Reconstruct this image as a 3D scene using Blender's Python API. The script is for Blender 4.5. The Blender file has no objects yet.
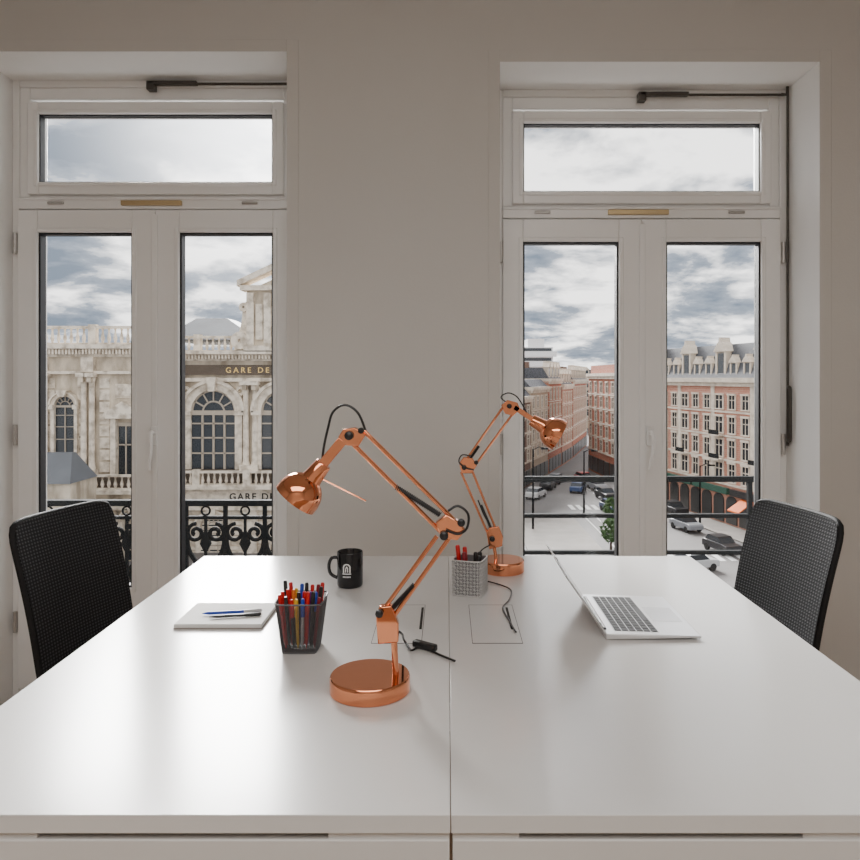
import bpy, bmesh, math, random
from mathutils import Vector, Matrix
random.seed(7)
C = bpy.context.scene.collection
F = 720.0; CX = 447.0; HY = 378.0; EH = 1.327; TZ = 0.74; ZS = -13.673
PI = math.pi
def P(px, py, d): return Vector(((px-CX)*d/F, d, EH-(py-HY)*d/F))
def D(px, py, z=TZ):
    d = (EH-z)*F/(py-HY); return Vector(((px-CX)*d/F, d, z))
# ---------------------------------------------------------------- materials
def mat(name, col, rough=0.5, metal=0.0, var=0.06, scale=8.0, bump=0.0, bscale=60.0, stretch=None, spec=None, detail=3.0, col2=None, lo=0.3, hi=0.7):
    m = bpy.data.materials.new(name); m.use_nodes = True
    nt = m.node_tree; b = nt.nodes['Principled BSDF']
    tc = nt.nodes.new('ShaderNodeTexCoord'); mp = nt.nodes.new('ShaderNodeMapping')
    nt.links.new(tc.outputs['Object'], mp.inputs['Vector'])
    if stretch: mp.inputs['Scale'].default_value = stretch
    n = nt.nodes.new('ShaderNodeTexNoise'); n.inputs['Scale'].default_value = scale; n.inputs['Detail'].default_value = detail
    nt.links.new(mp.outputs['Vector'], n.inputs['Vector'])
    r = nt.nodes.new('ShaderNodeValToRGB')
    r.color_ramp.elements[0].position = lo; r.color_ramp.elements[1].position = hi
    c2 = col2 if col2 else tuple(c*(1-2*var) for c in col)
    r.color_ramp.elements[0].color = (*c2, 1); r.color_ramp.elements[1].color = (*col, 1)
    nt.links.new(n.outputs['Fac'], r.inputs['Fac']); nt.links.new(r.outputs['Color'], b.inputs['Base Color'])
    b.inputs['Roughness'].default_value = rough; b.inputs['Metallic'].default_value = metal
    if spec is not None: b.inputs['Specular IOR Level'].default_value = spec
    if bump > 0:
        n2 = nt.nodes.new('ShaderNodeTexNoise'); n2.inputs['Scale'].default_value = bscale
        nt.links.new(mp.outputs['Vector'], n2.inputs['Vector'])
        bp = nt.nodes.new('ShaderNodeBump'); bp.inputs['Strength'].default_value = bump; bp.inputs['Distance'].default_value = 0.01
        nt.links.new(n2.outputs['Fac'], bp.inputs['Height']); nt.links.new(bp.outputs['Normal'], b.inputs['Normal'])
    return m
def glassmat(name, tint=(0.99,0.99,0.99), refl=0.012):
    m = bpy.data.materials.new(name); m.use_nodes = True; nt = m.node_tree; nt.nodes.clear()
    o = nt.nodes.new('ShaderNodeOutputMaterial'); mx = nt.nodes.new('ShaderNodeMixShader')
    t = nt.nodes.new('ShaderNodeBsdfTransparent'); g = nt.nodes.new('ShaderNodeBsdfGlossy')
    t.inputs['Color'].default_value = (*tint, 1); g.inputs['Roughness'].default_value = 0.02
    mx.inputs[0].default_value = refl
    nt.links.new(t.outputs[0], mx.inputs[1]); nt.links.new(g.outputs[0], mx.inputs[2]); nt.links.new(mx.outputs[0], o.inputs[0])
    return m
def brickmat(name, c1, c2, mortar, scale=1.0):
    m = bpy.data.materials.new(name); m.use_nodes = True; nt = m.node_tree; b = nt.nodes['Principled BSDF']
    tc = nt.nodes.new('ShaderNodeTexCoord'); mp = nt.nodes.new('ShaderNodeMapping'); mp.inputs['Rotation'].default_value = (PI/2, 0, 0)
    nt.links.new(tc.outputs['Object'], mp.inputs['Vector'])
    br = nt.nodes.new('ShaderNodeTexBrick'); br.inputs['Scale'].default_value = scale
    br.inputs['Color1'].default_value = (*c1,1); br.inputs['Color2'].default_value = (*c2,1); br.inputs['Mortar'].default_value = (*mortar,1)
    nt.links.new(mp.outputs[0], br.inputs['Vector']); nt.links.new(br.outputs['Color'], b.inputs['Base Color']); b.inputs['Roughness'].default_value = 0.85
    return m
def fabricmat(name, c1, c2, scale):
    m = bpy.data.materials.new(name); m.use_nodes = True; nt = m.node_tree; b = nt.nodes['Principled BSDF']
    tc = nt.nodes.new('ShaderNodeTexCoord')
    w = nt.nodes.new('ShaderNodeTexWave'); w.bands_direction = 'Z'; w.inputs['Scale'].default_value = scale; w.inputs['Distortion'].default_value = 0.8
    w2 = nt.nodes.new('ShaderNodeTexWave'); w2.bands_direction = 'Y'; w2.inputs['Scale'].default_value = scale*0.8
    nt.links.new(tc.outputs['Object'], w.inputs[0]); nt.links.new(tc.outputs['Object'], w2.inputs[0])
    mm = nt.nodes.new('ShaderNodeMath'); mm.operation = 'MULTIPLY'
    nt.links.new(w.outputs['Fac'], mm.inputs[0]); nt.links.new(w2.outputs['Fac'], mm.inputs[1])
    r = nt.nodes.new('ShaderNodeValToRGB'); r.color_ramp.elements[0].color = (*c1,1); r.color_ramp.elements[1].color = (*c2,1)
    nt.links.new(mm.outputs[0], r.inputs[0]); nt.links.new(r.outputs[0], b.inputs['Base Color'])
    bp = nt.nodes.new('ShaderNodeBump'); bp.inputs['Strength'].default_value = 0.5; bp.inputs['Distance'].default_value = 0.002
    nt.links.new(mm.outputs[0], bp.inputs['Height']); nt.links.new(bp.outputs[0], b.inputs['Normal'])
    b.inputs['Roughness'].default_value = 0.8; b.inputs['Specular IOR Level'].default_value = 0.3
    return m
M = {}
M['wall'] = mat('wall_paint', (0.64,0.62,0.585), 0.85, var=0.01, scale=2, bump=0.05, bscale=120)
M['reveal'] = mat('ceiling_paint', (0.78,0.76,0.74), 0.85, var=0.01)
M['reveal_lit'] = mat('reveal_daylight_white', (0.93,0.92,0.90), 0.7, var=0.01)  # whiter than the wall: daylight on the reveals put into the colour
M['frame'] = mat('window_paint', (0.90,0.89,0.87), 0.30, var=0.012, scale=5)
M['gasket'] = mat('black_gasket', (0.012,0.012,0.014), 0.5)
M['glass'] = glassmat('clear_glass')
M['desk'] = mat('white_laminate', (0.76,0.75,0.735), 0.21, var=0.005, scale=30, bump=0.012, bscale=400, spec=0.8)
M['edge'] = mat('desk_edge', (0.74,0.725,0.705), 0.4, var=0.01)
M['seam'] = mat('cable_flap_gap', (0.05,0.048,0.045), 0.8)
M['dark'] = mat('dark_gap', (0.02,0.018,0.016), 0.8)
M['floor'] = mat('oak_boards', (0.30,0.19,0.11), 0.5, var=0.15, scale=4, stretch=(1,10,1))
M['copper'] = mat('polished_copper', (0.86,0.335,0.175), 0.055, 1.0, var=0.02, scale=20)
M['copper_in'] = mat('shade_inside', (0.80,0.74,0.68), 0.5)
M['black'] = mat('black_plastic', (0.012,0.012,0.013), 0.35)
M['blackmetal'] = mat('grey_black_wire', (0.13,0.13,0.135), 0.4, 0.5)
M['silverwire'] = mat('silver_wire', (0.72,0.71,0.70), 0.4, 0.2)
M['liner'] = mat('grey_liner', (0.22,0.22,0.225), 0.5)
M['alu'] = mat('brushed_aluminium', (0.80,0.80,0.81), 0.32, 0.8, var=0.02, scale=30)
M['screen'] = mat('display_glass', (0.01,0.01,0.012), 0.08)
M['key'] = mat('key_black', (0.010,0.010,0.012), 0.6, spec=0.25)
M['mug'] = mat('glazed_black', (0.010,0.010,0.012), 0.12)
M['white'] = mat('white_print', (0.85,0.85,0.85), 0.5, var=0.01)
M['paper'] = mat('paper', (0.82,0.81,0.79), 0.8, var=0.01)
M['board'] = mat('grey_card', (0.32,0.28,0.25), 0.8)
M['chair'] = fabricmat('ribbed_black_mesh', (0.007,0.007,0.008), (0.06,0.06,0.065), 36)
M['chairframe'] = mat('chair_plastic', (0.012,0.012,0.013), 0.65, spec=0.3)
M['brass'] = mat('aged_brass', (0.62,0.47,0.26), 0.35, 0.6)
M['steel'] = mat('worn_steel', (0.55,0.53,0.51), 0.35, 0.7)
M['bronze'] = mat('dark_bronze', (0.09,0.08,0.07), 0.4, 0.7)
M['iron'] = mat('wrought_iron', (0.006,0.007,0.008), 0.8, 0.0, spec=0.1)
for nm, c in dict(red=(0.60,0.01,0.01), yellow=(0.85,0.5,0.03), blue=(0.02,0.07,0.5), penblack=(0.015,0.015,0.015), maroon=(0.25,0.01,0.02), clear=(0.6,0.6,0.62), purple=(0.12,0.03,0.25), orange=(0.8,0.2,0.02)).items():
    M[nm] = mat('pen_'+nm, c, 0.3)
M['stone'] = mat('weathered_limestone', (0.68,0.585,0.46), 0.9, scale=0.9, col2=(0.33,0.27,0.20), detail=11, lo=0.36, hi=0.60, stretch=(1,1,0.45))
M['stone2'] = mat('pale_limestone', (0.78,0.69,0.57), 0.9, scale=1.6, col2=(0.42,0.35,0.27), detail=10, lo=0.34, hi=0.56)
M['trimstone'] = mat('cream_trim', (0.74,0.65,0.54), 0.9, scale=1.0, col2=(0.48,0.40,0.32), detail=6)
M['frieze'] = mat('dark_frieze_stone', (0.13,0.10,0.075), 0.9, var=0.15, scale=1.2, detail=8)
M['zinc'] = mat('zinc_roof', (0.10,0.11,0.125), 0.6, var=0.15, scale=0.6)
M['slate'] = mat('slate_roof', (0.10,0.105,0.12), 0.7, var=0.25, scale=3)
M['pane'] = mat('dark_pane', (0.025,0.03,0.036), 0.15)
M['sash'] = mat('sash_paint', (0.45,0.38,0.30), 0.6)
M['asphalt'] = mat('asphalt', (0.15,0.14,0.135), 0.6, scale=0.12, col2=(0.085,0.08,0.08), detail=9)
M['pave'] = mat('pavement', (0.28,0.255,0.23), 0.8, var=0.12, scale=0.6, detail=6)
M['mark'] = mat('road_paint', (0.7,0.7,0.68), 0.7)
M['pinkbrick'] = brickmat('pink_brick', (0.46,0.175,0.115), (0.54,0.245,0.17), (0.52,0.37,0.29), 1.2)
M['redbrick'] = brickmat('red_brick', (0.36,0.085,0.04), (0.43,0.13,0.07), (0.36,0.23,0.17), 1.2)
M['brownbrick'] = brickmat('brown_brick', (0.13,0.07,0.05), (0.18,0.10,0.07), (0.22,0.16,0.12), 1.2)
M['render'] = mat('cream_render', (0.50,0.40,0.30), 0.9, var=0.1, scale=0.5)
M['rosy'] = mat('rosy_render', (0.40,0.21,0.15), 0.9, var=0.1, scale=0.5)
M['tower'] = mat('white_concrete', (0.88,0.88,0.88), 0.8, var=0.05)
M['green'] = mat('green_shopfront', (0.012,0.07,0.045), 0.5)
M['orange_awning'] = mat('orange_awning', (0.95,0.18,0.015), 0.7)
M['shop'] = mat('shopfront_dark', (0.03,0.03,0.03), 0.3)
M['gold'] = mat('gilt_letter', (0.90,0.62,0.22), 0.45, 0.1)
M['leaf'] = mat('leaves', (0.07,0.14,0.04), 0.8, var=0.25, scale=4)
M['bark'] = mat('bark', (0.10,0.07,0.05), 0.9)
M['rubber'] = mat('tyre', (0.015,0.015,0.015), 0.8)
for nm, c in dict(black=(0.015,0.015,0.018), silver=(0.26,0.27,0.29), white=(0.5,0.5,0.5), red=(0.35,0.02,0.02), blue=(0.03,0.06,0.16)).items():
    M['car_'+nm] = mat('car_paint_'+nm, c, 0.3)
# ---------------------------------------------------------------- mesh builder
class MB:
    def __init__(s): s.v = []; s.f = []
    def add(s, vs, fs):
        n = len(s.v); s.v += [Vector(v) for v in vs]; s.f += [tuple(i+n for i in f) for f in fs]; return s
    def hexa(s, p):
        return s.add(p, [(0,3,2,1),(4,5,6,7),(0,1,5,4),(1,2,6,5),(2,3,7,6),(3,0,4,7)])
    def box(s, x0,y0,z0,x1,y1,z1):
        return s.hexa([(x0,y0,z0),(x1,y0,z0),(x1,y1,z0),(x0,y1,z0),(x0,y0,z1),(x1,y0,z1),(x1,y1,z1),(x0,y1,z1)])
    def ring(s, x0,z0,x1,z1,w,y0,y1, wb=None, wt=None):
        wb = w if wb is None else wb; wt = w if wt is None else wt
        s.box(x0,y0,z0,x0+w,y1,z1); s.box(x1-w,y0,z0,x1,y1,z1)
        s.box(x0+w,y0,z1-wt,x1-w,y1,z1); s.box(x0+w,y0,z0,x1-w,y1,z0+wb); return s
    def tube(s, pts, r, n=8, r1=None):
        pts = [Vector(p) for p in pts]; N = len(pts)
        t = (pts[1]-pts[0]).normalized(); a = Vector((0,0,1)) if abs(t.z) < 0.9 else Vector((1,0,0))
        u = t.cross(a).normalized(); vs = []; fs = []
        for i, p in enumerate(pts):
            if i == 0: tt = pts[1]-pts[0]
            elif i == N-1: tt = pts[-1]-pts[-2]
            else: tt = pts[i+1]-pts[i-1]
            tt.normalize(); u = (u - tt*u.dot(tt)).normalized(); w = tt.cross(u)
            rr = r if r1 is None else r+(r1-r)*i/(N-1)
            for k in range(n):
                an = 2*PI*k/n; vs.append(p+u*(math.cos(an)*rr)+w*(math.sin(an)*rr))
        for i in range(N-1):
            for k in range(n):
                k2 = (k+1) % n; fs.append((i*n+k, i*n+k2, (i+1)*n+k2, (i+1)*n+k))
        fs.append(tuple(range(n-1,-1,-1))); fs.append(tuple((N-1)*n+k for k in range(n)))
        return s.add(vs, fs)
    def cyl(s, p0, p1, r, r1=None, n=16): return s.tube([p0,p1], r, n, r1)
    def lathe(s, prof, org, axis=(0,0,1), n=32):
        ax = Vector(axis).normalized(); a = Vector((0,0,1)) if abs(ax.z) < 0.9 else Vector((1,0,0))
        u = ax.cross(a).normalized(); w = ax.cross(u); org = Vector(org); vs = []; fs = []
        for (r, h) in prof:
            for k in range(n):
                an = 2*PI*k/n; vs.append(org+ax*h+(u*math.cos(an)+w*math.sin(an))*max(r,1e-5))
        for i in range(len(prof)-1):
            for k in range(n):
                k2 = (k+1) % n; fs.append((i*n+k, i*n+k2, (i+1)*n+k2, (i+1)*n+k))
        return s.add(vs, fs)
    def prism(s, poly, y0, y1):
        n = len(poly); vs = [(x,y0,z) for x,z in poly]+[(x,y1,z) for x,z in poly]
        fs = [tuple(range(n)), tuple(range(2*n-1,n-1,-1))]+[(i,i+n,(i+1)%n+n,(i+1)%n) for i in range(n)]
        return s.add(vs, fs)
    def arc(s, cx, cz, r0, r1, a0, a1, y0, y1, n=16):
        for i in range(n):
            b0 = a0+(a1-a0)*i/n; b1 = a0+(a1-a0)*(i+1)/n; p = []
            for y in (y0, y1):
                for (r, b) in ((r0,b0),(r1,b0),(r1,b1),(r0,b1)): p.append((cx+math.cos(b)*r, y, cz+math.sin(b)*r))
            s.hexa(p)
        return s
    def build(s, name, m, parent=None, local=False, smooth=True, bevel=0, kind=None):
        off = Vector((0,0,0))
        if parent is not None and not local:
            q = parent
            while q is not None: off += q.location; q = q.parent
        me = bpy.data.meshes.new(name); me.from_pydata([tuple(v-off) for v in s.v], [], s.f)
        me.materials.append(m)
        bm = bmesh.new(); bm.from_mesh(me); bmesh.ops.recalc_face_normals(bm, faces=bm.faces); bm.to_mesh(me); bm.free()
        if smooth:
            for p in me.polygons: p.use_smooth = True
            me.set_sharp_from_angle(angle=math.radians(38))
        o = bpy.data.objects.new(name, me); C.objects.link(o); o.parent = parent
        if bevel:
            b = o.modifiers.new('bevel','BEVEL'); b.width = bevel; b.segments = 2; b.limit_method = 'ANGLE'; b.angle_limit = math.radians(40)
        if kind: o['kind'] = kind
        return o
def tag(o, label, cat, group=None, kind=None):
    o['label'] = label; o['category'] = cat
    if group: o['group'] = group
    if kind: o['kind'] = kind
    return o
def thing(name, label, cat, loc, rz=0, group=None):
    o = bpy.data.objects.new(name, None); C.objects.link(o); o.location = loc; o.rotation_euler = (0,0,rz); o.empty_display_size = 0.05
    return tag(o, label, cat, group)
def copy_tree(o, parent=None):
    c = o.copy(); C.objects.link(c); c.parent = parent
    for ch in list(o.children): copy_tree(ch, c)
    return c
def smoothpath(pts, k=6, zmin=None):
    pts = [Vector(p) for p in pts]; out = []
    for i in range(len(pts)-1):
        p0 = pts[max(i-1,0)]; p1 = pts[i]; p2 = pts[i+1]; p3 = pts[min(i+2,len(pts)-1)]
        for j in range(k):
            t = j/k; out.append(0.5*((2*p1)+(p2-p0)*t+(2*p0-5*p1+4*p2-p3)*t*t+(3*p1-p0-3*p2+p3)*t**3))
    out.append(pts[-1])
    if zmin is not None:
        for p in out: p.z = max(p.z, zmin)
    return out
# ---------------------------------------------------------------- room
YW = 2.72; YF = 2.98; YO = 3.10; CE = 3.05; XR = 2.9; YB = -2.4
LW = (-1.80, -0.605, 2.56); RW = (0.20, 1.407, 2.521)
def struct(name, mb, m, **k):
    o = mb.build(name, m, **k); o['kind'] = 'structure'; return o
struct('floor', MB().box(-XR,YB,-0.1,XR,YO,0), M['floor'])
struct('ceiling', MB().box(-XR,YB,CE,XR,YO,CE+0.1), M['reveal'])
w = MB()
w.box(-XR,YW,0,LW[0]-0.004,YO,CE); w.box(LW[1]+0.004,YW,0,RW[0]-0.004,YO,CE); w.box(RW[1]+0.004,YW,0,XR,YO,CE)
w.box(LW[0]-0.004,YW,LW[2]+0.004,LW[1]+0.004,YO,CE); w.box(RW[0]-0.004,YW,RW[2]+0.004,RW[1]+0.004,YO,CE)
struct('wall_back', w, M['wall'])
struct('wall_left', MB().box(-XR-0.1,YB,0,-XR,YO,CE), M['wall'])
struct('wall_right', MB().box(XR,YB,0,XR+0.1,YO,CE), M['wall'])
struct('wall_front', MB().box(-XR,YB-0.1,0,XR,YB,CE), M['wall'])
for n_, (a, c) in zip(('baseboard_back_left','baseboard_back','baseboard_back_right'), ((-XR,LW[0]-0.05),(LW[1]+0.05,RW[0]-0.05),(RW[1]+0.05,XR))):
    struct(n_, MB().box(a,YW-0.015,0,c,YW,0.1), M['frame'])
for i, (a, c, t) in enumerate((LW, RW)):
    q = MB(); q.box(a-0.045,YW-0.003,0,a,YW,t+0.045); q.box(c,YW-0.003,0,c+0.045,YW,t+0.045); q.box(a,YW-0.003,t,c,YW,t+0.045)
    struct('trim_%d' % (i+1), q, M['wall'], bevel=0.002)
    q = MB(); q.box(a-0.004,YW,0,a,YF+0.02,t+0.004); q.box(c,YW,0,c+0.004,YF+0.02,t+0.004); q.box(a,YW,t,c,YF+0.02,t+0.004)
    struct('trim_%d' % (i+3), q, M['reveal_lit'])  # thin lining sheets added so the reveals and soffit look daylit
struct('floor_balcony', MB().box(-2.6,YO,-0.2,2.4,YO+0.5,-0.02), M['pave'])
# ---------------------------------------------------------------- windows
def french(idx, x0, x1, zt, dz):
    root = bpy.data.objects.new('window_%d' % idx, None); C.objects.link(root); root.location = ((x0+x1)/2, YF, 0); root['kind'] = 'structure'
    y0, y1 = YF, YF+0.07
    q = MB().ring(x0,0,x1,zt,0.03,y0,y1, wb=0.04)
    q.box(x0+0.03,y0-0.008,2.025+dz,x1-0.03,y1,2.075+dz)
    q.box(x0+0.03,y0-0.016,2.060+dz,x1-0.03,y0,2.072+dz)
    q.ring(x0+0.03,2.075+dz,x1-0.03,zt-0.03,0.042,y0+0.004,y1, wt=0.05, wb=0.012)
    q.build('window_frame', M['frame'], root, bevel=0.004)
    gx0, gx1, gz0, gz1 = x0+0.115, x1-0.115, 2.134+dz, 2.416+dz
    q = MB().ring(gx0-0.046,gz0-0.05,gx1+0.046,gz1+0.05,0.046,y0-0.014,y1-0.01, wb=0.05, wt=0.05); q.ring(gx0-0.018,gz0-0.018,gx1+0.018,gz1+0.018,0.018,y0-0.020,y0-0.010)
    s_ = q.build('transom_sash', M['frame'], root, bevel=0.005)
    MB().ring(gx0-0.001,gz0-0.001,gx1+0.001,gz1+0.001,0.006,y0-0.004,y0+0.03).build('gasket', M['gasket'], s_)
    MB().box(gx0,y0+0.02,gz0,gx1,y0+0.026,gz1).build('glass_pane', M['glass'], s_)
    xc = (x0+x1)/2; gt = 1.927+dz; gb = 0.462+dz*0.5
    for sd in (-1, 1):
        if sd < 0: a, c, ga, gc = x0+0.03, xc-0.0015, x0+0.113, xc-0.095
        else: a, c, ga, gc = xc+0.0015, x1-0.03, xc+0.099, x1-0.112
        lf = MB(); lf.box(a,y0-0.014,0.045,ga,y1-0.01,2.02+dz); lf.box(gc,y0-0.014,0.045,c,y1-0.01,2.02+dz)
        lf.box(ga,y0-0.014,gt,gc,y1-0.01,2.02+dz); lf.box(ga,y0-0.014,gb-0.1,gc,y1-0.01,gb); lf.box(ga,y0-0.014,0.045,gc,y1-0.01,0.13)
        lf.box(ga,y0+0.008,0.13,gc,y1-0.02,gb-0.1); lf.ring(ga-0.018,gb-0.018,gc+0.018,gt+0.018,0.018,y0-0.020,y0-0.010)
        leaf = lf.build('door_leaf', M['frame'], root, bevel=0.004)
        MB().ring(ga-0.001,gb-0.001,gc+0.001,gt+0.001,0.009,y0-0.005,y0+0.035).build('gasket', M['gasket'], leaf)
        MB().box(ga,y0+0.02,gb,gc,y0+0.026,gt).build('glass_pane', M['glass'], leaf)
        hx = x0+0.022 if sd < 0 else x1-0.022
        for hz in (0.28, 1.05, 1.84):
            MB().cyl((hx,y0-0.016,hz+dz),(hx,y0-0.016,hz+dz+0.085),0.0085,n=12).build('hinge', M['steel'], leaf)
    MB().box(xc-0.012,y0-0.022,0.06,xc+0.012,y0-0.013,2.0+dz).build('cover_strip', M['frame'], root, bevel=0.003)
    hx = xc+(0.0 if idx == 1 else 0.03)
    MB().box(hx-0.013,y0-0.030,1.05,hx+0.013,y0-0.020,1.13).build('handle_plate', M['frame'], root, bevel=0.004)
    MB().tube(smoothpath([(hx,y0-0.03,1.10),(hx,y0-0.055,1.105),(hx+0.002,y0-0.066,1.08),(hx+0.003,y0-0.066,1.04),(hx-0.006,y0-0.062,0.98),(hx-0.008,y0-0.058,0.955)]),0.0085,10).build('handle', M['frame'], root)
    z = 2.048+dz
    for fx in (-0.41, 0.39):
        MB().cyl((xc+fx-0.032,y0-0.014,z),(xc+fx+0.032,y0-0.014,z),0.006,n=10).build('transom_hinge', M['steel'], root)
    MB().box(xc-0.14,y0-0.02,z-0.010,xc+0.11,y0-0.006,z+0.010).build('brass_catch_bar', M['brass'], root, bevel=0.002)
    return root
w1 = french(1, *LW, 0.0)
w2 = french(2, *RW, -0.038)
def opener(root, xa, xb, z):
    y = YF-0.025
    q = MB(); q.box(xa-0.006,y-0.012,z-0.022,xa+0.026,YF,z+0.014); q.box(xa,y-0.012,z-0.002,xa+0.2,y+0.012,z+0.014)
    q.build('opener_arm', M['bronze'], root, bevel=0.003)
    MB().cyl((xa+0.18,y,z+0.004),(xb,y,z+0.004),0.0055,n=12).build('opener_rod', M['bronze'], root)
opener(w1, -1.225, LW[1], 2.53)
opener(w2, 0.79, 1.385, 2.485)
q = MB(); q.tube(smoothpath([(1.37,YF-0.03,2.49),(1.392,YF-0.03,2.485),(1.396,YF-0.03,2.46),(1.396,YF-0.03,1.05)],4),0.0052,12); q.build('crank_rod', M['bronze'], w2)
MB().tube(smoothpath([(1.396,YF-0.035,1.29),(1.393,YF-0.055,1.285),(1.392,YF-0.06,1.25),(1.392,YF-0.06,1.11),(1.393,YF-0.055,1.075),(1.396,YF-0.035,1.07)],5),0.007,10).build('crank_handle', M['bronze'], w2)
# ---------------------------------------------------------------- balcony railings
YR = 3.38
def ornate():
    root = thing('balcony_railing', 'black wrought iron balcony railing with scrollwork outside the left window', 'railing', (-1.2,YR,-0.02))
    MB().box(-2.15,YR-0.022,0.728,-0.3,YR+0.022,0.755).build('top_rail', M['iron'], root, bevel=0.004)
    MB().box(-2.15,YR-0.01,0.665,-0.3,YR+0.01,0.680).build('rail', M['iron'], root)
    MB().box(-2.15,YR-0.01,0.09,-0.3,YR+0.01,0.105).build('rail', M['iron'], root)
    n = 10; p = 1.85/n
    def spiral(cx, cz, r0, a0, turns, e, k=26):
        return [(cx+e*math.cos(a0+turns*2*PI*i/k)*(r0*(1-0.75*i/k)), YR, cz+math.sin(a0+turns*2*PI*i/k)*(r0*(1-0.75*i/k))) for i in range(k+1)]
    for i in range(n+1):
        x = -2.15+p*i
        MB().box(x-0.009,YR-0.009,-0.02,x+0.009,YR+0.009,0.74).build('baluster', M['iron'], root)
    for i in range(n):
        c = -2.15+p*(i+0.5)
        MB().box(c-0.006,YR-0.006,0.10,c+0.006,YR+0.006,0.67).build('baluster', M['iron'], root)
        MB().tube([(c+math.cos(2*PI*k/16)*0.02,YR,0.704+math.sin(2*PI*k/16)*0.02) for k in range(17)],0.005,6).build('ring', M['iron'], root)
        for e in (-1,1):
            f_ = MB()
            f_.tube(spiral(c+e*0.046,0.600,0.044,PI*0.5,-1.4,e),0.010,6)
            f_.tube(smoothpath([(c+e*0.090,YR,0.61),(c+e*0.082,YR,0.53),(c+e*0.05,YR,0.47),(c+e*0.012,YR,0.43),(c,YR,0.38)]),0.011,6)
            f_.build('scroll', M['iron'], root)
            f_ = MB(); f_.tube(spiral(c+e*0.046,0.405,0.046,PI*0.8,-1.35,e),0.010,6)
            f_.tube(smoothpath([(c,YR,0.40),(c+e*0.05,YR,0.34),(c+e*0.082,YR,0.28),(c+e*0.06,YR,0.2),(c,YR,0.15)]),0.010,6); f_.build('scroll', M['iron'], root)
            MB().tube(spiral(c+e*0.035,0.25,0.036,-PI*0.5,1.3,e),0.0085,6).build('scroll', M['iron'], root)
        MB().prism([(c,0.50),(c-0.026,0.55),(c-0.012,0.59),(c,0.625),(c+0.012,0.59),(c+0.026,0.55)],YR-0.008,YR+0.008).build('leaf_ornament', M['iron'], root, smooth=False)
        MB().prism([(c,0.28),(c-0.024,0.32),(c-0.01,0.37),(c,0.39),(c+0.01,0.37),(c+0.024,0.32)],YR-0.008,YR+0.008).build('leaf_ornament', M['iron'], root, smooth=False)
ornate()
root = thing('balcony_railing', 'plain dark balcony railing with three horizontal bars outside the right window', 'railing', (0.8,YR,-0.02))
for z, h in ((0.84,0.026),(0.672,0.018),(0.50,0.018)):
    MB().box(-0.1,YR-0.015,z,2.0,YR+0.015,z+h).build('rail', M['iron'], root, bevel=0.003)
for x in (-0.08, 0.30, 0.82, 1.42, 1.98):
    MB().box(x-0.01,YR-0.012,-0.02,x+0.01,YR+0.012,0.845).build('post', M['iron'], root)
MB().box(-0.1,YR-0.01,0.08,2.0,YR+0.01,0.095).build('rail', M['iron'], root)
# ---------------------------------------------------------------- desks
Y0, Y1 = 0.967, 2.374; SX = 0.005
for (a, c, lab, s1, s2) in ((-0.80, SX-0.0006, 'white laminate desk on the left, under the mug and the notepad', 0.245, 0.165), (SX+0.0006, 0.80, 'white laminate desk on the right, under the open laptop', 0.092, 0.318)):
    root = thing('desk', lab, 'desk', ((a+c)/2,(Y0+Y1)/2,0))
    MB().box(a,Y0,TZ-0.025,c,Y1,TZ).build('tabletop', M['desk'], root, bevel=0.001)
    MB().box(a+0.002,Y0+0.004,TZ-0.12,c-0.001,Y0+0.024,TZ-0.036).build('front_panel', M['edge'], root, bevel=0.002)
    MB().box(a+s1,Y0+0.018,TZ-0.036,c-s2,Y0+0.024,TZ-0.025).build('shadow_gap', M['dark'], root)
    MB().box(a+0.002,Y0+0.008,TZ-0.036,a+s1,Y0+0.024,TZ-0.025).build('spacer', M['edge'], root)
    MB().box(c-s2,Y0+0.008,TZ-0.036,c-0.001,Y0+0.024,TZ-0.025).build('spacer', M['edge'], root)
    MB().box(a+0.02,Y0+0.03,TZ-0.06,c-0.02,Y0+0.06,TZ-0.026).build('crossbeam', M['edge'], root)
    MB().box(a+0.02,Y1-0.08,TZ-0.06,c-0.02,Y1-0.05,TZ-0.026).build('crossbeam', M['edge'], root)
    for lx in (a+0.03, c-0.08):
        for ly in (Y0+0.065, Y1-0.13): MB().box(lx,ly,0,lx+0.05,ly+0.05,TZ-0.026).build('leg', M['edge'], root, bevel=0.003)
    fx = 0.112 if a > -0.1 else -0.112
    MB().box(fx-0.0562,1.591,TZ,fx+0.0562,1.863,TZ+0.0003).build('flap_gap', M['seam'], root)
    MB().box(fx-0.0550,1.5940,TZ+0.0001,fx+0.0550,1.8600,TZ+0.0006).build('cable_flap', M['desk'], root)
    sx = fx+0.04 if fx > 0 else fx+0.050
    MB().box(sx-0.003,1.68,TZ+0.0006,sx+0.003,1.84,TZ+0.0010).build('cable_slot', M['dark'], root)
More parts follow.
